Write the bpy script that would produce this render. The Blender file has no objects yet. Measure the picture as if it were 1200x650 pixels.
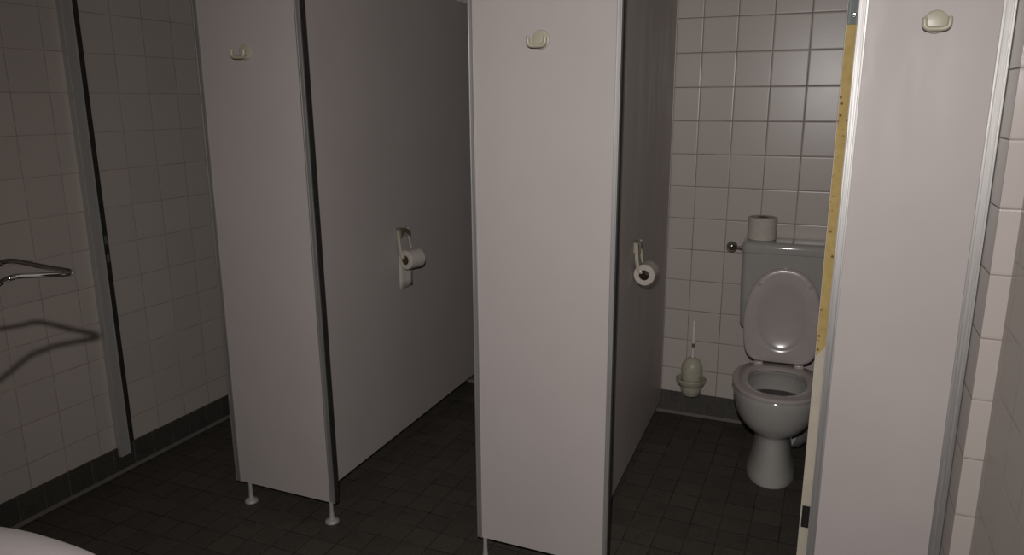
import bpy, bmesh, math
from mathutils import Vector, Matrix

S = bpy.context.scene
COL = S.collection
PI = math.pi

# ------------------------------------------------------------------ materials
def newmat(name):
    m = bpy.data.materials.new(name); m.use_nodes = True
    nt = m.node_tree; b = nt.nodes['Principled BSDF']
    return m, nt, b

class NT:
    """small helper for building node graphs"""
    def __init__(s, nt): s.nt = nt
    def link(s, a, b): s.nt.links.new(a, b)
    def math(s, op, a, b=None, c=None, clamp=False):
        n = s.nt.nodes.new('ShaderNodeMath'); n.operation = op; n.use_clamp = clamp
        for i, v in enumerate((a, b, c)):
            if v is None: continue
            if isinstance(v, (int, float)): n.inputs[i].default_value = v
            else: s.link(v, n.inputs[i])
        return n.outputs[0]
    def smooth(s, v, lo, hi, a=0., b=1.):
        n = s.nt.nodes.new('ShaderNodeMapRange'); n.interpolation_type = 'SMOOTHSTEP'
        s.link(v, n.inputs[0])
        for i, x in zip((1, 2, 3, 4), (lo, hi, a, b)): n.inputs[i].default_value = x
        return n.outputs[0]
    def mix(s, f, a, b):
        n = s.nt.nodes.new('ShaderNodeMix'); n.data_type = 'RGBA'
        if isinstance(f, (int, float)): n.inputs[0].default_value = f
        else: s.link(f, n.inputs[0])
        for i, v in ((6, a), (7, b)):
            if isinstance(v, tuple): n.inputs[i].default_value = (*v, 1)
            else: s.link(v, n.inputs[i])
        return n.outputs[2]
    def noise(s, vec, scale, detail=2., rough=.5):
        n = s.nt.nodes.new('ShaderNodeTexNoise'); n.inputs['Scale'].default_value = scale
        n.inputs['Detail'].default_value = detail; n.inputs['Roughness'].default_value = rough
        if vec is not None: s.link(vec, n.inputs['Vector'])
        return n.outputs['Fac']
    def bump(s, h, dist, strength, b, normal=None):
        n = s.nt.nodes.new('ShaderNodeBump'); n.inputs['Strength'].default_value = strength
        n.inputs['Distance'].default_value = dist; s.link(h, n.inputs['Height'])
        if normal is not None: s.link(normal, n.inputs['Normal'])
        if b is not None: s.link(n.outputs[0], b.inputs['Normal'])
        return n.outputs[0]
    def pos(s):
        return s.nt.nodes.new('ShaderNodeNewGeometry').outputs['Position']
    def obj(s):
        return s.nt.nodes.new('ShaderNodeTexCoord').outputs['Object']

def tile_mat(name, ua, va, pu, pv, u0, v0, col, grout, gw=.003, rough=.2, var=.05, tilt=.0006,
             speckle=0., bump=.5, spec=.5, gvar=.25):
    m, nt, b = newmat(name); N = NT(nt)
    P = N.pos()
    sep = nt.nodes.new('ShaderNodeSeparateXYZ'); N.link(P, sep.inputs[0])
    ax = {'X': sep.outputs[0], 'Y': sep.outputs[1], 'Z': sep.outputs[2]}
    u = N.math('DIVIDE', N.math('SUBTRACT', ax[ua], u0), pu)
    v = N.math('DIVIDE', N.math('SUBTRACT', ax[va], v0), pv)
    fu = N.math('FRACT', u); fv = N.math('FRACT', v)
    du = N.math('MULTIPLY', N.math('MINIMUM', fu, N.math('SUBTRACT', 1., fu)), pu)
    dv = N.math('MULTIPLY', N.math('MINIMUM', fv, N.math('SUBTRACT', 1., fv)), pv)
    d = N.math('MINIMUM', du, dv)
    mask = N.smooth(d, gw*.5-.0004, gw*.5+.0010)
    pillow = N.smooth(d, gw*.5-.0005, gw*.5+.005)
    cell = nt.nodes.new('ShaderNodeCombineXYZ')
    N.link(N.math('FLOOR', u), cell.inputs[0]); N.link(N.math('FLOOR', v), cell.inputs[1])
    wn = nt.nodes.new('ShaderNodeTexWhiteNoise'); wn.noise_dimensions = '3D'; N.link(cell.outputs[0], wn.inputs['Vector'])
    r = wn.outputs['Value']
    wc = nt.nodes.new('ShaderNodeSeparateColor'); N.link(wn.outputs['Color'], wc.inputs[0])
    base = N.mix(r, tuple(c*(1-var) for c in col), tuple(min(1, c*(1+var)) for c in col))
    if speckle:
        n1 = N.noise(P, 160., 3., .7); n2 = N.noise(P, 14., 3., .6)
        base = N.mix(N.smooth(n1, .45, .7, 0, speckle), base, tuple(c*2.4 for c in col))
        base = N.mix(N.smooth(n2, .5, .75, 0, speckle*.9), base, tuple(c*.45 for c in col))
    gn = N.noise(P, 9., 3., .6)
    gcol = N.mix(N.smooth(gn, .3, .7), tuple(c*(1-gvar) for c in grout), tuple(c*(1+gvar) for c in grout))
    colr = N.mix(mask, gcol, base)
    N.link(colr, b.inputs['Base Color'])
    rn = N.noise(P, 22., 3., .6)
    N.link(N.math('ADD', N.math('MULTIPLY', N.math('SUBTRACT', 1., mask), .5), N.smooth(rn, .3, .7, rough*.99, rough*1.01)), b.inputs['Roughness'])
    b.inputs['Specular IOR Level'].default_value = spec
    h = pillow
    tl = N.math('ADD', N.math('MULTIPLY', N.math('SUBTRACT', wc.outputs[0], .5), N.math('SUBTRACT', fu, .5)),
                N.math('MULTIPLY', N.math('SUBTRACT', wc.outputs[1], .5), N.math('SUBTRACT', fv, .5)))
    h = N.math('ADD', N.math('MULTIPLY', h, .0012), N.math('MULTIPLY', tl, tilt*2))
    if speckle: h = N.math('ADD', h, N.math('MULTIPLY', N.noise(P, 120., 4., .6), .0006))
    N.bump(h, 1.0, bump, b)
    return m

def plain(name, col, rough=.4, metal=0., spec=.5, nscale=30., nvar=.04, bump=0., coat=0., aniso=0., rvar=.1):
    m, nt, b = newmat(name); N = NT(nt)
    P = N.obj()
    n = N.noise(P, nscale, 4., .6)
    N.link(N.mix(N.smooth(n, .3, .7), tuple(c*(1-nvar) for c in col), tuple(min(1., c*(1+nvar)) for c in col)), b.inputs['Base Color'])
    N.link(N.smooth(n, .3, .7, rough*(1-rvar), rough*(1+rvar)), b.inputs['Roughness'])
    b.inputs['Metallic'].default_value = metal
    b.inputs['Specular IOR Level'].default_value = spec
    if coat: b.inputs['Coat Weight'].default_value = coat; b.inputs['Coat Roughness'].default_value = .08
    if bump: N.bump(N.noise(P, nscale*6, 3., .6), .001, bump, b)
    return m

def laminate():
    m, nt, b = newmat('melamine_laminate'); N = NT(nt)
    P = N.pos()
    n = N.noise(P, 3., 4., .6)
    mp = nt.nodes.new('ShaderNodeMapping'); mp.inputs['Scale'].default_value = (9, 9, 1.6); N.link(P, mp.inputs[0])
    st = N.noise(mp.outputs[0], 1.6, 4., .6)          # wiped, greasy streaks: gloss only
    N.link(N.mix(N.smooth(n, .3, .7), (.434, .386, .372), (.452, .404, .389)), b.inputs['Base Color'])
    N.link(N.smooth(st, .35, .72, .50, .38), b.inputs['Roughness'])
    b.inputs['Specular IOR Level'].default_value = .28
    N.bump(N.noise(P, 420., 2., .5), .0004, .12, b)
    return m

def core_mat():
    m, nt, b = newmat('foam_core_edge'); N = NT(nt); P = N.pos()
    n = N.noise(P, 40., 4., .6)
    c = N.mix(N.smooth(n, .3, .7), (.335, .235, .078), (.395, .285, .102))
    v = nt.nodes.new('ShaderNodeTexVoronoi'); v.inputs['Scale'].default_value = 62.; N.link(P, v.inputs['Vector'])
    big = N.noise(P, 7., 2., .5)
    spot = N.math('MULTIPLY', N.smooth(v.outputs['Distance'], .15, .27, 1., 0.), N.smooth(big, .44, .5))
    c = N.mix(spot, c, (.12, .06, .025))
    N.link(c, b.inputs['Base Color']); b.inputs['Roughness'].default_value = .8
    N.bump(N.math('SUBTRACT', n, spot), .002, .5, b)
    return m

def brushed(name, col, rough, metal=1.):
    m, nt, b = newmat(name); N = NT(nt); P = N.pos()
    mp = nt.nodes.new('ShaderNodeMapping'); mp.inputs['Scale'].default_value = (300, 300, 2.); N.link(P, mp.inputs[0])
    n = N.noise(mp.outputs[0], 1., 3., .6)
    N.link(N.mix(N.smooth(n, .3, .7), tuple(c*.92 for c in col), col), b.inputs['Base Color'])
    N.link(N.smooth(n, .3, .7, rough*.85, rough*1.15), b.inputs['Roughness'])
    b.inputs['Metallic'].default_value = metal
    return m

def clear_plastic(name, col, rough, trans):
    m = plain(name, col, rough, 0, .5)
    b = m.node_tree.nodes['Principled BSDF']
    b.inputs['Transmission Weight'].default_value = trans; b.inputs['IOR'].default_value = 1.3
    return m

T = .153
WHITE_TILE = (.485, .43, .392)
LEFT_TILE = (.465, .41, .372)
M = dict(
  tl_left=tile_mat('white_wall_tiles_left', 'Y', 'Z', .1513, T, 2.2845, -.0838, LEFT_TILE, (.35, .277, .252), .0030, .34, .03, bump=.35, gvar=.15),
  tl_back=tile_mat('white_wall_tiles_back', 'X', 'Z', T, T, -.5887, -.0628, WHITE_TILE, (.26, .215, .19), .0034, .30, .03, spec=.35),
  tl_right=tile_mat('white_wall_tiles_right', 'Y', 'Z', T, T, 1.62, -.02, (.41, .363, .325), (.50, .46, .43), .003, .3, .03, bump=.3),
  tl_front=tile_mat('white_wall_tiles_front', 'X', 'Z', T, T, .32, -.02, WHITE_TILE, (.38, .31, .28), .003, .3, .03),
  floor=tile_mat('dark_floor_tiles', 'X', 'Y', .1055, .1045, -.377, 2.602, (.058, .0505, .041), (.036, .0315, .026), .0045, .62, .14, .0015, speckle=.45, bump=.4, spec=.3, gvar=.45),
  bb_left=tile_mat('dark_skirting_tiles_left', 'Y', 'Z', .1035, .4, 1.615, -.2, (.052, .047, .040), (.09, .082, .07), .0035, .5, .12, .001, speckle=.4, bump=.5, spec=.3),
  bb_back=tile_mat('dark_skirting_tiles_back', 'X', 'Z', .1055, .4, -.377, -.2, (.066, .060, .052), (.09, .08, .07), .003, .5, .12, .001, speckle=.5, bump=.5, spec=.3),
  bead=plain('grey_joint_mortar', (.15, .138, .122), .8),
  lam=laminate(),
  alu=brushed('anodised_aluminium', (.42, .405, .392), .5, .72),
  aludull=brushed('dull_aluminium', (.43, .415, .39), .55, .3),
  olive=plain('darkened_olive_plastic', (.16, .145, .10), .45, 0, .4, 25, .08),
  steel=brushed('galvanised_steel', (.10, .112, .108), .6, .1),
  rubber=plain('black_rubber', (.022, .021, .019), .6, nscale=60, nvar=.3),
  chrome=plain('chrome', (.62, .61, .58), .09, 1., nvar=.02),
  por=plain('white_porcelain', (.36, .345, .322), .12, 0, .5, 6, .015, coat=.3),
  porb=plain('washbasin_porcelain', (.62, .56, .545), .25, 0, .5, 6, .015),
  seat=plain('grey_white_seat_plastic', (.40, .352, .332), .2, 0, .5, 12, .02),
  cream=plain('aged_cream_plastic', (.42, .385, .295), .36, 0, .5, 25, .05),
  yellowed=plain('yellowed_plastic', (.42, .385, .285), .3, 0, .5, 25, .08),
  band=plain('cream_edge_band', (.44, .39, .315), .5, 0, .4, 20, .05),
  core=core_mat(),
  paper=plain('toilet_paper', (.50, .45, .40), .95, 0, .1, 90, .05, .5),
  card=plain('roll_cardboard', (.085, .058, .042), .9, 0, .1, 60, .1),
  black=plain('black_hinge_metal', (.012, .012, .011), .4, 0, .5),
  dome=clear_plastic('translucent_yellowed_plastic', (.70, .67, .52), .3, .45),
  clear=clear_plastic('clear_brush_handle', (.80, .76, .70), .12, .2),
  water=plain('toilet_water', (.03, .03, .024), .04),
  ceil=plain('ceiling_paint', (.4, .38, .36), .9, 0, .2, 8, .02),
  bristle=plain('white_bristles', (.45, .42, .36), .9, nscale=200, nvar=.3, bump=.8),
)

# ------------------------------------------------------------------ mesh helpers
def bx(bm, x0, x1, y0, y1, z0, z1, bev=0., seg=2):
    vs = [bm.verts.new(p) for p in ((x0,y0,z0),(x1,y0,z0),(x1,y1,z0),(x0,y1,z0),(x0,y0,z1),(x1,y0,z1),(x1,y1,z1),(x0,y1,z1))]
    return hexa(bm, vs, bev, seg)
def hexa(bm, vs, bev=0., seg=2):
    fs = [bm.faces.new([vs[i] for i in f]) for f in ((3,2,1,0),(4,5,6,7),(0,1,5,4),(1,2,6,5),(2,3,7,6),(3,0,4,7))]
    if bev:
        es = list({e for f in fs for e in f.edges})
        bmesh.ops.bevel(bm, geom=es, offset=bev, segments=seg, profile=.5, affect='EDGES')
    return bm
def box(*a, bev=0., seg=2): return bx(bmesh.new(), *a, bev=bev, seg=seg)
def loft(bm, rings, cap0=True, cap1=True):
    R = [[bm.verts.new(p) for p in r] for r in rings]
    n = len(R[0])
    for a, b in zip(R, R[1:]):
        for i in range(n):
            j = (i+1) % n
            bm.faces.new((a[i], a[j], b[j], b[i]))
    if cap0: bm.faces.new(R[0][::-1])
    if cap1: bm.faces.new(R[-1])
    bm.normal_update()
    return bm
def circ(c, r, n=24, axis='Z', ry=None):
    out = []
    for i in range(n):
        a = 2*PI*i/n; p = r*math.cos(a); q = (ry or r)*math.sin(a)
        out.append({'Z': (c[0]+p, c[1]+q, c[2]), 'Y': (c[0]+p, c[1], c[2]+q), 'X': (c[0], c[1]+p, c[2]+q)}[axis])
    return out
def lathe(bm, prof, c=(0,0,0), axis='Z', n=32, cap0=True, cap1=True):
    rings = []
    for r, h in prof:
        cc = {'Z': (c[0],c[1],c[2]+h), 'Y': (c[0],c[1]+h,c[2]), 'X': (c[0]+h,c[1],c[2])}[axis]
        rings.append(circ(cc, max(r, 1e-5), n, axis))
    loft(bm, rings, cap0, cap1); bmesh.ops.recalc_face_normals(bm, faces=bm.faces[:]); return bm
def tube(bm, pts, r, n=10, flat=None):
    """sweep a circle (or an ellipse) along a smooth polyline"""
    pts = [Vector(p) for p in pts]; rings = []; up = None
    for i, p in enumerate(pts):
        t = (pts[min(i+1, len(pts)-1)]-pts[max(i-1, 0)]).normalized()
        if up is None:
            up = Vector((0,0,1)) if abs(t.z) < .9 else Vector((0,1,0))
        s = t.cross(up).normalized(); up = s.cross(t).normalized()
        rr = r[i] if isinstance(r, (list, tuple)) else r
        a, b = (rr, rr) if flat is None else (rr, rr*flat)
        rings.append([p + s*(a*math.cos(2*PI*k/n)) + up*(b*math.sin(2*PI*k/n)) for k in range(n)])
    loft(bm, rings); bmesh.ops.recalc_face_normals(bm, faces=bm.faces[:]); return bm
def curve(pts, k=8, closed=False):
    """Catmull-Rom through the points"""
    P = [Vector(p) for p in pts]; n = len(P); out = []
    for i in range(n if closed else n-1):
        if closed: a, b, c, d = (P[(i+j) % n] for j in (-1, 0, 1, 2))
        else: a, b, c, d = P[max(i-1,0)], P[i], P[i+1], P[min(i+2,n-1)]
        for j in range(k):
            t = j/k
            out.append(.5*((2*b)+(c-a)*t+(2*a-5*b+4*c-d)*t*t+(3*b-3*c+d-a)*t**3))
    if not closed: out.append(P[-1])
    return out
def obj(name, bm, mat, parent=None, smooth=False, sub=0):
    bmesh.ops.recalc_face_normals(bm, faces=bm.faces[:])
    me = bpy.data.meshes.new(name); bm.to_mesh(me); bm.free()
    me.materials.append(M[mat] if isinstance(mat, str) else mat)
    o = bpy.data.objects.new(name, me); COL.objects.link(o)
    if parent: o.parent = parent
    if smooth:
        for p in me.polygons: p.use_smooth = True
        if smooth != 'all':
            me.set_sharp_from_angle(angle=math.radians(40))
    if sub:
        s = o.modifiers.new('Subdivision', 'SUBSURF'); s.levels = s.render_levels = sub
    return o
def thing(name, label, cat, loc=(0,0,0), rz=0., group=None):
    o = bpy.data.objects.new(name, None); COL.objects.link(o); o.empty_display_size = .1
    o.location = loc; o.rotation_euler = (0,0,rz)
    tag(o, label, cat, group); return o
def tag(o, label, cat, group=None):
    o['label'] = label; o['category'] = cat
    if group: o['group'] = group
def struct(name, bm, mat):
    o = obj(name, bm, mat); o['kind'] = 'structure'; return o
def dup(root, loc, label):
    r = root.copy(); COL.objects.link(r); r.location = loc; r['label'] = label
    for ch in list(root.children):
        c = ch.copy(); COL.objects.link(c); c.parent = r
        for g in ch.children:
            d = g.copy(); COL.objects.link(d); d.parent = c
    return r

# ------------------------------------------------------------------ room
XL, XR, YB, YF = -2.725, .400, 3.62, 2.0925       # left wall, right wall, back wall, plane of the cubicle fronts
YR, XD, YE = .20, -.80, -1.05                     # wall behind the basin, doorway edge, end of the doorway passage
H = 2.55
struct('floor', box(XL-.1, XR+.1, YE-.1, YB+.1, -.1, 0), 'floor')
struct('ceiling', box(XL-.1, XR+.1, YE-.1, YB+.1, H, H+.1), 'ceil')
struct('wall_left', box(XL-.1, XL, YR-.1, YB+.1, 0, H), 'tl_left')
struct('wall_back', box(XL, XR, YB, YB+.1, 0, H), 'tl_back')
struct('wall_right', box(XR, XR+.1, YE-.1, YB+.1, 0, H), 'tl_right')
bm = bx(bmesh.new(), XL, XD, YE-.1, YR, 0, H)
bx(bm, XD, XR, YE-.1, YE, 0, H)
struct('wall_front', bm, 'tl_front')
# tiled pier between the right cubicle front and the right wall
XN, YN = .3575, 1.972
m = M['tl_front']
o = struct('trim_1', box(XN, XR, YN, 2.16, 0, H), 'tl_right')
o.data.materials.append(tile_mat('white_pier_tiles', 'X', 'Z', T, T, .36+.1, -.0575, (.44, .39, .362), (.29, .232, .215), .003, .3, .02))
o.data.materials.append(tile_mat('white_pier_side_tiles', 'Y', 'Z', T, T, YN, -.0575, WHITE_TILE, (.26, .22, .20), .003, .3, .02))
for p in o.data.polygons:
    if p.normal.y < -.5: p.material_index = 1
    if p.normal.x < -.5: p.material_index = 2
# skirting
def skirt(name, x0, x1, y0, y1, bead):
    o = struct(name, box(x0, x1, y0, y1, 0, .119, bev=.002, seg=1), 'bb_left' if 'left' in name or 'right' in name else 'bb_back')
    b = obj('joint', bx(bmesh.new(), *bead, 0, .016), 'bead', o)
skirt('baseboard_left', XL, XL+.009, YR, YB, (XL+.008, XL+.014, YR, YB))
skirt('baseboard_back', XL+.009, XR, YB-.009, YB, (XL+.014, XR, YB-.014, YB-.008))
skirt('baseboard_right', XR-.009, XR, YE, YN, (XR-.014, XR-.008, YE, YN))

# ------------------------------------------------------------------ cubicle fronts and partitions
TH = .028
def quadbox(bm, xb0, xb1, xt0, xt1, y0, y1, z0, z1, bev=0.):
    vs = [bm.verts.new(p) for p in ((xb0,y0,z0),(xb1,y0,z0),(xb1,y1,z0),(xb0,y1,z0),(xt0,y0,z1),(xt1,y0,z1),(xt1,y1,z1),(xt0,y1,z1))]
    return hexa(bm, vs, bev)
def foot_bm(x, y, zt, z0=0.):
    return lathe(bmesh.new(), [(.0265,0),(.027,.004),(.024,.009),(.0115,.015),(.0095,.022),(.0078,.05),(.0072,zt)], (x, y, z0), n=20)
def front(label, xb, xt, zb, wl, wr, feet, endstrip):
    zt = 2.03
    t = thing('front_panel', label, 'partition', (xb[0], YF, 0), group='white cubicle front panels')
    L = lambda x: x-xb[0]
    s = lambda z: (z-zb)/(zt-zb)
    obj('board', quadbox(bmesh.new(), L(xb[0]), L(xb[1]), L(xt[0]), L(xt[1]), .0015, TH-.0015, zb, zt), 'lam', t)
    # aluminium edge profiles: two shallow ridges on the face, a channel round the edge
    for side, w in ((0, wl), (1, wr)):
        d = -1 if side == 0 else 1
        b0, t0 = L(xb[side]), L(xt[side])
        e = bmesh.new()
        quadbox(e, *sorted((b0, b0+d*w)), *sorted((t0, t0+d*w)), 0, TH, zb-.001, zt, .0012)
        quadbox(e, *sorted((b0-d*.001, b0+d*w*.22)), *sorted((t0-d*.001, t0+d*w*.22)), -.0018, TH+.0018, zb-.001, zt, .0007)
        quadbox(e, *sorted((b0+d*w*.8, b0+d*(w+.0008))), *sorted((t0+d*w*.8, t0+d*(w+.0008))), -.0014, TH+.001, zb-.001, zt, .0007)
        o = obj('edge_profile', e, 'alu', t)
        if endstrip == side or endstrip == 2:
            g = bmesh.new()
            quadbox(g, *sorted((b0+d*(w+.0008), b0+d*(w+.004))), *sorted((t0+d*(w+.0008), t0+d*(w+.004))), .004, TH-.001, zb, zt)
            obj('gasket', g, 'rubber', o)
    for fx in feet:
        obj('foot', foot_bm(L(fx), -.001, zb+.0015), 'aludull', t, True)
    return t
front('white front panel nearest the tiled left wall, standing on two short metal feet',
      (-2.082, -1.644), (-2.0765, -1.6595), .078, .021, .018, (-2.032, -1.641), 1)
front('middle white front panel between the two open cubicle doorways, with grey metal edges',
      (-1.008, -.576), (-1.0135, -.5735), .086, .016, .0125, (-.995, -.60), 2)
front('widest-lit white front panel at right, between the yellow door edge and the tiled pier',
      (.0485, .3305), (.0485, .3305), .086, .0195, .025, (.07, .31), None)

def side_panel(label, xf, xb, z0, z1):
    """partition from the front panel (x = xf) back to the wall (x = xb)"""
    y0 = YF+TH; y1 = YB-y0-.011
    t = thing('side_panel', label, 'partition', (xf, y0, 0), math.atan2(xf-xb, y1), group='white cubicle side partitions')
    bm = bmesh.new()
    vs = [bm.verts.new(p) for p in ((-TH,0.002,z0),(0,0.002,z0),(0,y1,z1),(-TH,y1,z1),(-TH,0.002,2.035),(0,0.002,2.035),(0,y1,2.035),(-TH,y1,2.035))]
    hexa(bm, vs, .001)
    obj('board', bm, 'lam', t)
    b = bmesh.new(); bx(b, -TH-.0025, .0025, y1-.014, y1+.0005, .125, 2.03, bev=.001)
    obj('wall_profile', b, 'alu', t)
    # angle that fixes the board behind the front panel, with its foot bracket
    a = bmesh.new(); bx(a, .0005, .020, 0.001, .003, .10, 2.0); bx(a, .0003, .0023, .003, .020, .10, 2.0)
    obj('corner_angle', a, 'aludull', t)
    return t
def on_panel(t, y):
    """point on the visible face of a side panel at world depth y"""
    d = y-t.location.y
    return (t.location.x-math.tan(t.rotation_euler.z)*d, y)
SPL = side_panel('grey-white side partition behind the left front panel, carrying the roll with hanging paper', -1.713, -1.737, .079, .082)
SPR = side_panel('side partition next to the visible toilet, carrying the roll holder seen end on', -.655, -.707, .082, .063)

# ------------------------------------------------------------------ door profile on the left wall
t = thing('wall_profile', 'tall narrow aluminium door jamb strip fixed to the tiled left wall', 'door jamb', (XL, 2.054, .08))
bm = bmesh.new(); bx(bm, .0005, .027, 0, .046, 0, 2.0, bev=.0015)
bx(bm, .0265, .0285, .0425, .0465, 0, 2.0, bev=.0006)
obj('jamb_channel', bm, 'aludull', t)
bm = bmesh.new(); bx(bm, .0005, .0262, .0472, .071, .052, 2.0, bev=.002)
obj('rubber_seal', bm, 'rubber', t)
for z, h in ((1.0, .035), (.925, .03)):
    obj('strike_plate', box(.0258, .0275, .053, .066, z-.08, z+h-.08, bev=.0005), 'steel', t)

# ------------------------------------------------------------------ open cubicle door, edge towards us
t = thing('cubicle_door', 'open white cubicle door seen on its damaged yellow edge', 'door', (.003, 2.106, .10))
D, W, ZT = .60, .0255, 1.90
bm = bmesh.new(); bx(bm, .0012, W-.0012, .0008, D, 0, ZT); obj('core', bm, 'core', t)
bm = bmesh.new(); bx(bm, 0, .0012, 0, D, 0, ZT); bx(bm, W-.0012, W, 0, D, 0, ZT); obj('laminate_faces', bm, 'lam', t)
bm = bmesh.new()
za, zb_ = .777, .812                       # the band has been torn off above this slanting line
vs = [bm.verts.new(p) for p in ((0,-.0012,0),(W,-.0012,0),(W,.0007,0),(0,.0007,0),(0,-.0012,za),(W,-.0012,zb_),(W,.0007,zb_),(0,.0007,za))]
hexa(bm, vs); e = obj('edge_band', bm, 'band', t); e['label'] = 'cream edge band, torn off above'
h = obj('hinge', box(.004, W-.001, -.0035, -.0012, .262, .330, bev=.0008), 'black', t)
bm = bmesh.new()
for z in (.272, .320): lathe(bm, [(.0032, 0), (.0028, -.001), (.0006, -.0012)], (.015, -.0035, z), 'Y', 10)
obj('screw', bm, 'rubber', h)
pl = obj('strike_plate', box(.0015, W-.001, -.002, .0008, 1.640, 1.80, bev=.0006), 'steel', t)
bm = lathe(bmesh.new(), [(.0056, 0), (.0056, -.001), (.0042, -.0018), (.0036, -.0012), (.0005, -.001)], (.0165, -.002, 1.662), 'Y', 16)
obj('screw', bm, 'chrome', pl, True)

# ------------------------------------------------------------------ coat hooks
def rring(x0, x1, y, z0, z1, n=6):
    r = (z1-z0)*.45; out = []
    for cx, cz, a0 in ((x1-r, z1-r, 0), (x0+r, z1-r, PI/2), (x0+r, z0+r, PI), (x1-r, z0+r, 1.5*PI)):
        for k in range(n+1):
            a = a0+PI/2*k/n; out.append((cx+r*math.cos(a), y, cz+r*math.sin(a)))
    return out
def hook():
    t = thing('coat_hook', '', 'hook', group='cream coat hooks on the front panels')
    bm = lathe(bmesh.new(), [(.0265, -.0001), (.0268, -.002), (.0255, -.0048), (.021, -.006), (.0005, -.0064)], (0,0,0), 'Y', 36)
    obj('disc', bm, 'cream', t, True)
    # U-shaped bar standing off the disc, both ends turned up as prongs
    P = curve([(-.0262,-.0375,.0085), (-.0260,-.0385,-.001), (-.0245,-.0385,-.0115), (-.0175,-.038,-.0170), (-.007,-.0375,-.0180), (.007,-.0375,-.0180),
               (.0175,-.038,-.0170), (.0245,-.0385,-.0115), (.0260,-.0385,-.001), (.0262,-.0375,.0085)], 6)
    n = len(P)
    bm = bmesh.new(); tube(bm, P, [.0056*min(1, .72+.28*min(i, n-1-i)/3.) for i in range(n)], 14)
    obj('prongs', bm, 'cream', t, True)
    bm = bmesh.new()
    loft(bm, [rring(-.017, .017, y, z0, z1) for y, z0, z1 in ((-.004,-.021,-.011), (-.018,-.0225,-.0145), (-.0355,-.0225,-.0150))])
    obj('neck', bm, 'cream', t, True)
    return t
hk = hook()
hk.location = (.197, YF+.0013, 1.737); hk['label'] = 'cream round coat hook on the right front panel, near the tiled pier'
dup(hk, (-.797, YF+.0013, 1.731), 'cream round coat hook on the middle front panel')
dup(hk, (-1.877, YF+.0013, 1.727), 'cream round coat hook on the left front panel')

# ------------------------------------------------------------------ toilet paper holders and rolls
def roll_part(t, axis_len, R=.05, r=.021):
    pr = [(r, 0), (R-.003, 0), (R, .003), (R, axis_len-.003), (R-.003, axis_len), (r, axis_len)]
    bm = lathe(bmesh.new(), pr, (0,0,0), 'Y', 40, False, False)
    obj('paper', bm, 'paper', t, True)
    bm = lathe(bmesh.new(), [(r-.0012, .0005), (r+.0002, .0005), (r+.0002, axis_len-.0005), (r-.0012, axis_len-.0005), (r-.0012, .0005)], (0,0,0), 'Y', 32, False, False)
    obj('cardboard_core', bm, 'card', t, True)
def holder(label, panel, y, z, drop):
    """wall clip with a front arm and a rear arm whose pegs carry the roll; y is the middle"""
    x, y = on_panel(panel, y)
    t = thing('paper_holder', label, 'toilet paper holder', (x+.0006, y, z), panel.rotation_euler.z, group='cream toilet paper holders')
    bm = bmesh.new(); bx(bm, 0, .005, -.055, .030, -.038, .006, bev=.002); obj('back_plate', bm, 'yellowed', t, True)
    cap = bmesh.new(); rings = []
    for k in range(13):
        a = k/12.; yy = -.062+.098*a
        out = .030-.010*a; dz = -.020*a*a
        lo = -.030+.022*math.sin(PI*min(1, a*1.15))      # scalloped lower edge
        rings.append([(.003, yy, .010+dz), (out*.7, yy, .009+dz), (out, yy, .000+dz), (out, yy, min(lo, -.004)+dz*.5), (out-.004, yy, min(lo, -.004)+dz*.5), (out-.006, yy, -.003+dz), (.003, yy, .002+dz)])
    loft(cap, rings); c = obj('cap', cap, 'olive', t, True); c['label'] = 'darker olive overhanging cap'
    for yy, w in ((-.060, .0068), (.0365, .0042)):
        sgn = 1 if yy < 0 else -1
        bm = bmesh.new()
        k = 0. if yy < 0 else .012
        P = curve([(.011, yy-k, .002), (.013, yy-k*.7, -.035), (.016, yy-k*.4, -.07), (.024, yy, drop+.008), (.0335, yy, drop)], 5)
        tube(bm, P, [w]*len(P), 8, .25)
        lathe(bm, [(.0048, 0), (.0048, sgn*.014), (.0035, sgn*.017)], (.0335, yy, drop), 'Y', 14)
        obj('arm', bm, 'yellowed', t, True)
    return t
HL = holder('cream toilet paper holder on the left side partition, a sheet hanging from its roll', SPL, 2.818, 1.016, -.1195)
HR = holder('cream toilet paper holder beside the visible toilet, roll seen end on', SPR, 2.852, 1.024, -.1125)
r = thing('toilet_roll', 'toilet roll on the left side partition with a loose sheet hanging below', 'toilet roll', (HL.location.x+.0440, 2.7575, .8865), math.radians(-15), group='toilet rolls on holders')
roll_part(r, .084, .0420, .0205)
bm = bmesh.new()
pts = [(.0, .0435), (-.015, .041), (-.030, .031), (-.0385, .014), (-.0405, -.01), (-.0415, -.05), (-.042, -.10), (-.0425, -.142)]
rows = [[bm.verts.new((px+.001*math.sin(j*2.), .002+.078*j/4, pz+(.012*j/4. if i == 7 else 0))) for j in range(5)] for i, (px, pz) in enumerate(pts)]
for a, b in zip(rows, rows[1:]):
    for j in range(4): bm.faces.new((a[j], a[j+1], b[j+1], b[j]))
s = obj('loose_sheet', bm, 'paper', r, 'all'); md = s.modifiers.new('Solidify', 'SOLIDIFY'); md.thickness = .0006; md.offset = 1
r = thing('toilet_roll', 'toilet roll on the partition beside the visible toilet, its round end facing us', 'toilet roll', (HR.location.x+.0465, 2.7980, .9010), group='toilet rolls on holders')
roll_part(r, .084, .0420, .0205)

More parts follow.
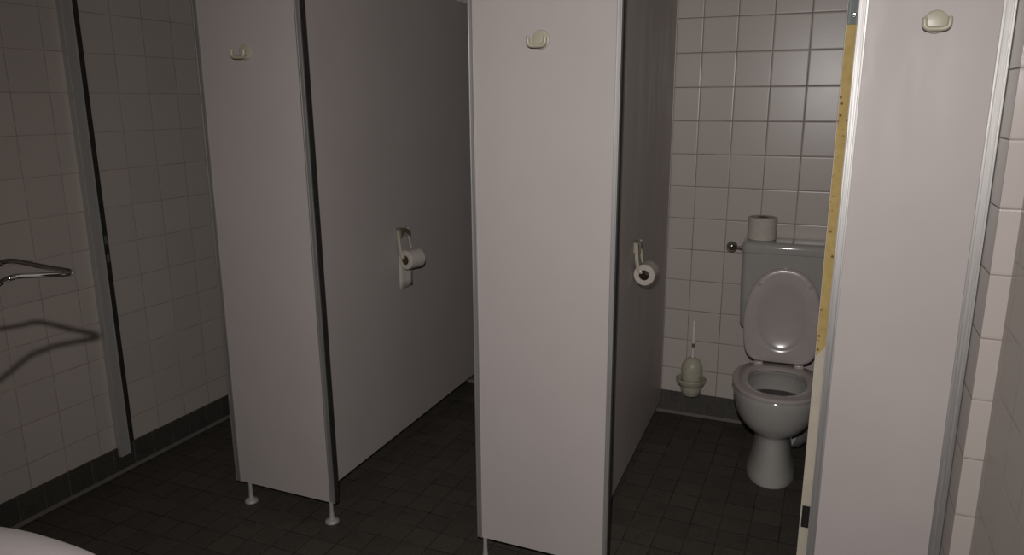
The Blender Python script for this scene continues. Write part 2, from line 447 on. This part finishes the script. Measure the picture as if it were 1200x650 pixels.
# ------------------------------------------------------------------ toilet
TX, TY, TR = -.153, YB, math.radians(2.6)
wc = thing('toilet', 'white floor-standing toilet with its lid up against the low cistern', 'toilet', (TX, TY, 0), TR)
def egg(cy, hw, yf, yb, z, n=40, pw=2.15, back=2.6):
    """plan outline: front at yf (negative), back at yb, widest at cy"""
    out = []
    for i in range(n):
        a = 2*PI*i/n; c, s_ = math.cos(a), math.sin(a)
        p = pw if s_ < 0 else back
        x = hw*math.copysign(abs(c)**(2./p), c)
        ly = (cy-yf) if s_ < 0 else (yb-cy)
        y = cy+ly*math.copysign(abs(s_)**(2./p), s_)
        out.append((x, y, z))
    return out
bm = bmesh.new()
outer = [egg(-.44,.101,-.632,-.30,.0), egg(-.44,.103,-.635,-.30,.006), egg(-.44,.097,-.628,-.29,.028), egg(-.44,.085,-.610,-.27,.075), egg(-.43,.077,-.598,-.25,.13),
         egg(-.42,.0745,-.592,-.23,.17), egg(-.42,.076,-.590,-.21,.192), egg(-.42,.086,-.594,-.19,.204), egg(-.42,.112,-.612,-.18,.216), egg(-.42,.136,-.634,-.18,.236),
         egg(-.43,.158,-.655,-.18,.272), egg(-.43,.172,-.666,-.18,.315), egg(-.43,.178,-.672,-.18,.355), egg(-.43,.178,-.672,-.18,.382), egg(-.43,.173,-.667,-.185,.390)]
inner = [egg(-.45,.130,-.632,-.27,.390), egg(-.45,.124,-.626,-.28,.380), egg(-.45,.134,-.634,-.27,.355), egg(-.45,.126,-.622,-.278,.31), egg(-.44,.108,-.585,-.288,.265), egg(-.43,.085,-.54,-.305,.225), egg(-.42,.05,-.48,-.35,.18)]
loft(bm, outer+inner, True, True)
pan = obj('pan', bm, 'por', wc, True)
bm = bmesh.new(); loft(bm, [egg(-.45,.1235,-.617,-.2805,.3005), egg(-.45,.1235,-.617,-.2805,.302)])
obj('water', bm, 'water', pan)
# shelf of the pan that reaches back to the wall, and the outlet
bm = bmesh.new(); bx(bm, -.10, .10, -.21, -.15, .30, .385, bev=.018, seg=3); obj('pan_shelf', bm, 'por', wc, True)
bm = bmesh.new(); tube(bm, curve([(.05,-.36,.125), (.085,-.29,.098), (.112,-.20,.085), (.12,-.012,.082)], 6), .05, 20)
obj('outlet', bm, 'por', wc, True)
# flush pipe
bm = bmesh.new(); tube(bm, curve([(0,-.09,.56), (0,-.09,.46), (0,-.11,.39), (0,-.16,.36)], 6), .022, 14); obj('flush_pipe', bm, 'por', wc, True)
# seat ring
bm = bmesh.new()
so = [(.389,0.), (.391,.004), (.400,.0055), (.407,.001), (.4095,-.008)]
R = [egg(-.43,.179+d,-.676-d,-.225+d,z) for z, d in so]
R += [egg(-.445,.126,-.624,-.285,.4095), egg(-.445,.118,-.618,-.292,.405), egg(-.445,.116,-.616,-.294,.394), egg(-.445,.120,-.620,-.29,.3905)]
loft(bm, R+[R[0]], False, False); bmesh.ops.remove_doubles(bm, verts=bm.verts[:], dist=1e-5)
seat = obj('seat', bm, 'seat', wc, True)
# lid, up against the cistern: local outline in its own plane, then tilted
A0 = Vector((0, -.262, .424)); A1 = Vector((0, -.206, .842))
ev = (A1-A0).normalized(); LL = (A1-A0).length; en = Vector((0, -ev.z, ev.y))     # en points to the viewer
def lidpt(a, inset, depth):
    c, s_ = math.cos(a), math.sin(a)
    cy = .165; hw = .164-inset
    p = 2.25 if s_ > 0 else 6.
    x = hw*math.copysign(abs(c)**(2./p), c)
    ly = (LL-cy-inset) if s_ > 0 else (cy-inset)
    y = cy+ly*math.copysign(abs(s_)**(2./p), s_)
    if y < cy: x *= 1-.13*((cy-y)/cy)**1.4
    return x, y, depth
def lidout(inset, depth, n=64):
    return [lid3(*lidpt(2*PI*i/n, inset, depth)) for i in range(n)]
def lid3(x, y, depth):
    q = A0+ev*y+en*depth; return (x, q.y, q.z)
def dish(k, sharp, soft, n=64):
    """oval hollow moulded in the lid, k = 1 at its edge; crisp at the hinge end, fading out towards the top"""
    out = []
    for i in range(n):
        a = 2*PI*i/n; w = max(0., min(1., .35-.9*math.sin(a)))
        out.append(lid3(.100*k*math.cos(a), .195+(.150 if math.sin(a) > 0 else .138)*k*math.sin(a), sharp*w+soft*(1-w)))
    return out
bm = bmesh.new()
loft(bm, [lidout(.03,-.014), lidout(.008,-.012), lidout(.001,-.005), lidout(0,.001), lidout(.0015,.0055), lidout(.006,.0085), lidout(.014,.0098), lidout(.026,.0092),
          dish(1.12,.0085,.0086), dish(1.03,.0072,.0076), dish(1.0,.0058,.0070), dish(.97,.0036,.0064), dish(.9,.0014,.0050), dish(.8,-.0008,.0030), dish(.65,-.0028,.0002), dish(.45,-.0044,-.0024), dish(.2,-.0052,-.0046)])
lid = obj('lid', bm, 'seat', wc, 'all')
for sx in (-1, 1):
    q = A0+ev*.345+en*.0135
    b = lathe(bmesh.new(), [(.0075, .004), (.0075, -.004), (.0055, -.006), (.0005, -.0062)], (sx*.106, q.y, q.z), 'Y', 16)
    obj('buffer', b, 'seat', lid, True)
for sx in (-1, 1):
    b = bmesh.new(); bx(b, sx*.085-.02, sx*.085+.02, -.276, -.240, .392, .424, bev=.006, seg=3)
    obj('hinge', b, 'seat', wc, True)
# cistern
def rrect(x0, x1, y0, y1, z, r=.03, n=5):
    out = []
    for cx, cy, a0 in ((x1-r, y1-r, 0), (x0+r, y1-r, PI/2), (x0+r, y0+r, PI), (x1-r, y0+r, 1.5*PI)):
        for k in range(n+1):
            a = a0+PI/2*k/n; out.append((cx+r*math.cos(a), cy+r*math.sin(a), z))
    return out
bm = bmesh.new()
cw = .1925
loft(bm, [rrect(-cw+.03, cw-.03, -.165, -.012, .545, .025), rrect(-cw+.016, cw-.016, -.180, -.012, .55, .03), rrect(-cw+.009, cw-.009, -.187, -.012, .565, .034),
          rrect(-cw+.002, cw-.002, -.193, -.012, .75, .034), rrect(-cw, cw, -.195, -.012, .898, .034)])
cis = obj('cistern', bm, 'por', wc, True)
bm = bmesh.new()
loft(bm, [rrect(-cw-.001, cw+.001, -.196, -.011, .899, .035), rrect(-cw-.002, cw+.002, -.197, -.010, .902, .035), rrect(-cw-.002, cw+.002, -.197, -.010, .926, .035),
          rrect(-cw+.001, cw-.001, -.194, -.013, .936, .034), rrect(-cw+.008, cw-.008, -.187, -.020, .943, .03), rrect(-cw+.02, cw-.02, -.175, -.03, .9455, .024)])
obj('cistern_lid', bm, 'por', wc, True)
k = obj('flush_stem', lathe(bmesh.new(), [(.0085, .004), (.0085, -.012), (.0055, -.014), (.0055, -.03)], (-cw, -.11, .905), 'X', 16), 'chrome', wc, True)
bm = bmesh.new(); bmesh.ops.create_uvsphere(bm, u_segments=24, v_segments=16, radius=.0245, matrix=Matrix.Translation((-cw-.050, -.11, .909)))
obj('flush_knob', bm, 'chrome', wc, 'all')
# roll standing on the cistern
r = thing('toilet_roll', 'full toilet roll standing upright on top of the cistern', 'toilet roll', (-.2655, 3.532, .9456))
bm = lathe(bmesh.new(), [(.022, .0), (.060, 0), (.0635, .003), (.0635, .097), (.060, .1), (.022, .1), (.022, 0)], n=48, cap0=False, cap1=False)
obj('paper', bm, 'paper', r, True)
bm = lathe(bmesh.new(), [(.0205, .0005), (.0222, .0005), (.0222, .1005), (.0205, .1005), (.0205, .0005)], n=32, cap0=False, cap1=False)
obj('cardboard_core', bm, 'card', r, True)

# ------------------------------------------------------------------ toilet brush and its wall holder
bx0, by0 = -.549, YB-.062
h = thing('brush_holder', 'cream wall-mounted cup holding the toilet brush, just above the skirting', 'brush holder', (bx0, YB, .135))
bm = lathe(bmesh.new(), [(.028, .0), (.038, .002), (.047, .015), (.053, .04), (.056, .068), (.052, .068), (.045, .04), (.039, .016), (.03, .006), (.0005, .005)], (0, -.062, 0), n=36)
obj('cup', bm, 'cream', h, True)
bm = lathe(bmesh.new(), [(.0555, .058), (.064, .064), (.071, .080), (.0735, .090), (.0715, .094), (.067, .089), (.060, .074), (.0555, .069), (.0555, .058)], (0, -.075, 0), n=40, cap0=False, cap1=False)
for v in bm.verts: v.co.y = min(v.co.y, -.004)
obj('rim', bm, 'cream', h, True)
bm = bmesh.new(); bx(bm, -.03, .03, -.022, -.0005, .03, .10, bev=.004); obj('bracket', bm, 'cream', h, True)
b = thing('toilet_brush', 'toilet brush with clear handle and domed yellowed cover in the wall cup', 'toilet brush', (bx0, by0, .1405))
bm = lathe(bmesh.new(), [(.050, .066), (.052, .09), (.052, .125), (.0485, .150), (.039, .172), (.022, .186), (.006, .190)], n=36, cap0=False)
o = obj('dome', bm, 'dome', b, True); md = o.modifiers.new('Solidify', 'SOLIDIFY'); md.thickness = .0018
bm = lathe(bmesh.new(), [(.006, .045), (.006, .186), (.0055, .24), (.0052, .243)], n=16); obj('stem', bm, 'clear', b, True)
bm = lathe(bmesh.new(), [(.0066, .243), (.0066, .262)], n=16); obj('collar', bm, 'steel', b, True)
bm = lathe(bmesh.new(), [(.006, .262), (.0085, .27), (.0085, .37), (.006, .377), (.0005, .379)], n=16); obj('handle', bm, 'clear', b, True)
bm = lathe(bmesh.new(), [(.012, .0055), (.027, .012), (.034, .03), (.034, .05), (.02, .06), (.006, .062)], n=30); obj('bristle_head', bm, 'bristle', b, True)

# ------------------------------------------------------------------ washbasin (its far rim shows bottom left)
wb = thing('washbasin', 'white washbasin rim in the near left corner', 'washbasin', (-1.145, YR, .69))
def sup(cx, cy, a, bq, z, p=2.6, n=64, back=None):
    out = []
    for i in range(n):
        t_ = 2*PI*i/n; c, s_ = math.cos(t_), math.sin(t_)
        y = cy+bq*math.copysign(abs(s_)**(2/p), s_)
        if back is not None: y = max(y, back)
        out.append((cx+a*math.copysign(abs(c)**(2/p), c), y, z))
    return out
bm = bmesh.new()
q = dict(back=.001)
loft(bm, [sup(0,.24,.12,.13,0,**q), sup(0,.25,.20,.20,.03,**q), sup(0,.262,.255,.245,.08,**q), sup(0,.266,.312,.264,.125,**q), sup(0,.266,.318,.269,.145,**q), sup(0,.266,.316,.267,.155,**q), sup(0,.266,.309,.260,.160,**q),
          sup(0,.285,.27,.205,.159), sup(0,.285,.258,.193,.150), sup(0,.285,.20,.165,.09), sup(0,.28,.14,.11,.045), sup(0,.28,.03,.03,.035)])
obj('basin', bm, 'porb', wb, True)
bm = lathe(bmesh.new(), [(.022, .0), (.022, -.08), (.03, -.085), (.03, -.16), (.018, -.165)], (0, .24, .0), n=20); obj('trap', bm, 'chrome', wb, True)
bm = bmesh.new(); lathe(bm, [(.025, .155), (.022, .17), (.02, .25)], (0, .055, 0), n=20)
tube(bm, curve([(0,.055,.245), (0,.075,.29), (0,.13,.30), (0,.165,.27)], 6), .011, 12); obj('tap', bm, 'chrome', wb, True)

# ------------------------------------------------------------------ chrome wire loop above the basin
wr = thing('wire_rack', 'chrome wire loop sticking out in front of the left tiled wall', 'wire rack', (-1.30, YR, 1.30))
far = [(-1.62,.215,1.318), (-1.62,.56,1.318), (-1.57,.69,1.27), (-1.45,.738,1.255), (-1.30,.744,1.283), (-1.20,.745,1.3115), (-1.188,.7445,1.3165), (-1.175,.7465,1.319), (-1.160,.7535,1.3175), (-1.131,.767,1.310), (-1.105,.780,1.304)]
tip = [(-1.094,.7855,1.3015), (-1.0865,.782,1.300), (-1.084,.772,1.3005)]
near = [(-1.081,.752,1.304), (-1.073,.720,1.3105), (-1.059,.683,1.3185), (-1.054,.670,1.3195), (-1.059,.664,1.317), (-1.072,.664,1.3115), (-1.10,.665,1.294), (-1.17,.664,1.245), (-1.26,.65,1.19), (-1.36,.60,1.165), (-1.40,.45,1.16), (-1.40,.215,1.16)]
P = curve([(x+1.30, y-YR, z-1.30) for x, y, z in far+tip+near], 6)
bm = bmesh.new(); tube(bm, P, .0040, 12); obj('wire', bm, 'chrome', wr, 'all')
for x, z in ((-1.62, .018), (-1.40, -.14)):
    bm = lathe(bmesh.new(), [(.02, .0005), (.02, .004), (.012, .008), (.005, .017)], (x+1.30, 0, z), 'Y', 24); obj('rosette', bm, 'chrome', wr, True)

# ------------------------------------------------------------------ light: the camera flash, above the lens
def look(o, d):
    o.rotation_euler = Vector(d).to_track_quat('-Z', 'Y').to_euler()
CZ = 1.5586; PITCH = .231; YAW = .4022; F = 875.1
l = bpy.data.lights.new('flash', 'SPOT'); l.energy = 136; l.spot_size = math.radians(118); l.spot_blend = 1.; l.shadow_soft_size = .008
l.color = (1., .97, .955)
lo = bpy.data.objects.new('flash', l); COL.objects.link(lo)
lo.location = (-.01, -.045, 1.745)
ya = YAW-.185
look(lo, (-math.sin(ya)*math.cos(.29), math.cos(ya)*math.cos(.29), -math.sin(.29)))

w = bpy.data.worlds.new('World'); S.world = w; w.use_nodes = True
w.node_tree.nodes['Background'].inputs[0].default_value = (.01, .01, .01, 1)

# ------------------------------------------------------------------ camera
cd = bpy.data.cameras.new('Camera'); cam = bpy.data.objects.new('Camera', cd); COL.objects.link(cam)
cd.sensor_fit = 'HORIZONTAL'; cd.sensor_width = 36.; cd.lens = 36.*F/1200.
cd.clip_start = .02
ROLL = -.0045
fw = Vector((-math.sin(YAW)*math.cos(PITCH), math.cos(YAW)*math.cos(PITCH), -math.sin(PITCH)))
r0 = Vector((math.cos(YAW), math.sin(YAW), 0)); u0 = r0.cross(fw)
r1 = math.cos(ROLL)*r0+math.sin(ROLL)*u0; u1 = -math.sin(ROLL)*r0+math.cos(ROLL)*u0
mw = Matrix((( r1.x, u1.x, -fw.x, 0), (r1.y, u1.y, -fw.y, 0), (r1.z, u1.z, -fw.z, CZ), (0,0,0,1)))
cam.matrix_world = mw
S.camera = cam
vs = S.view_settings
vs.view_transform = 'Standard'; vs.look = 'None'; vs.gamma = 1.; vs.use_curve_mapping = False; vs.exposure = 0.
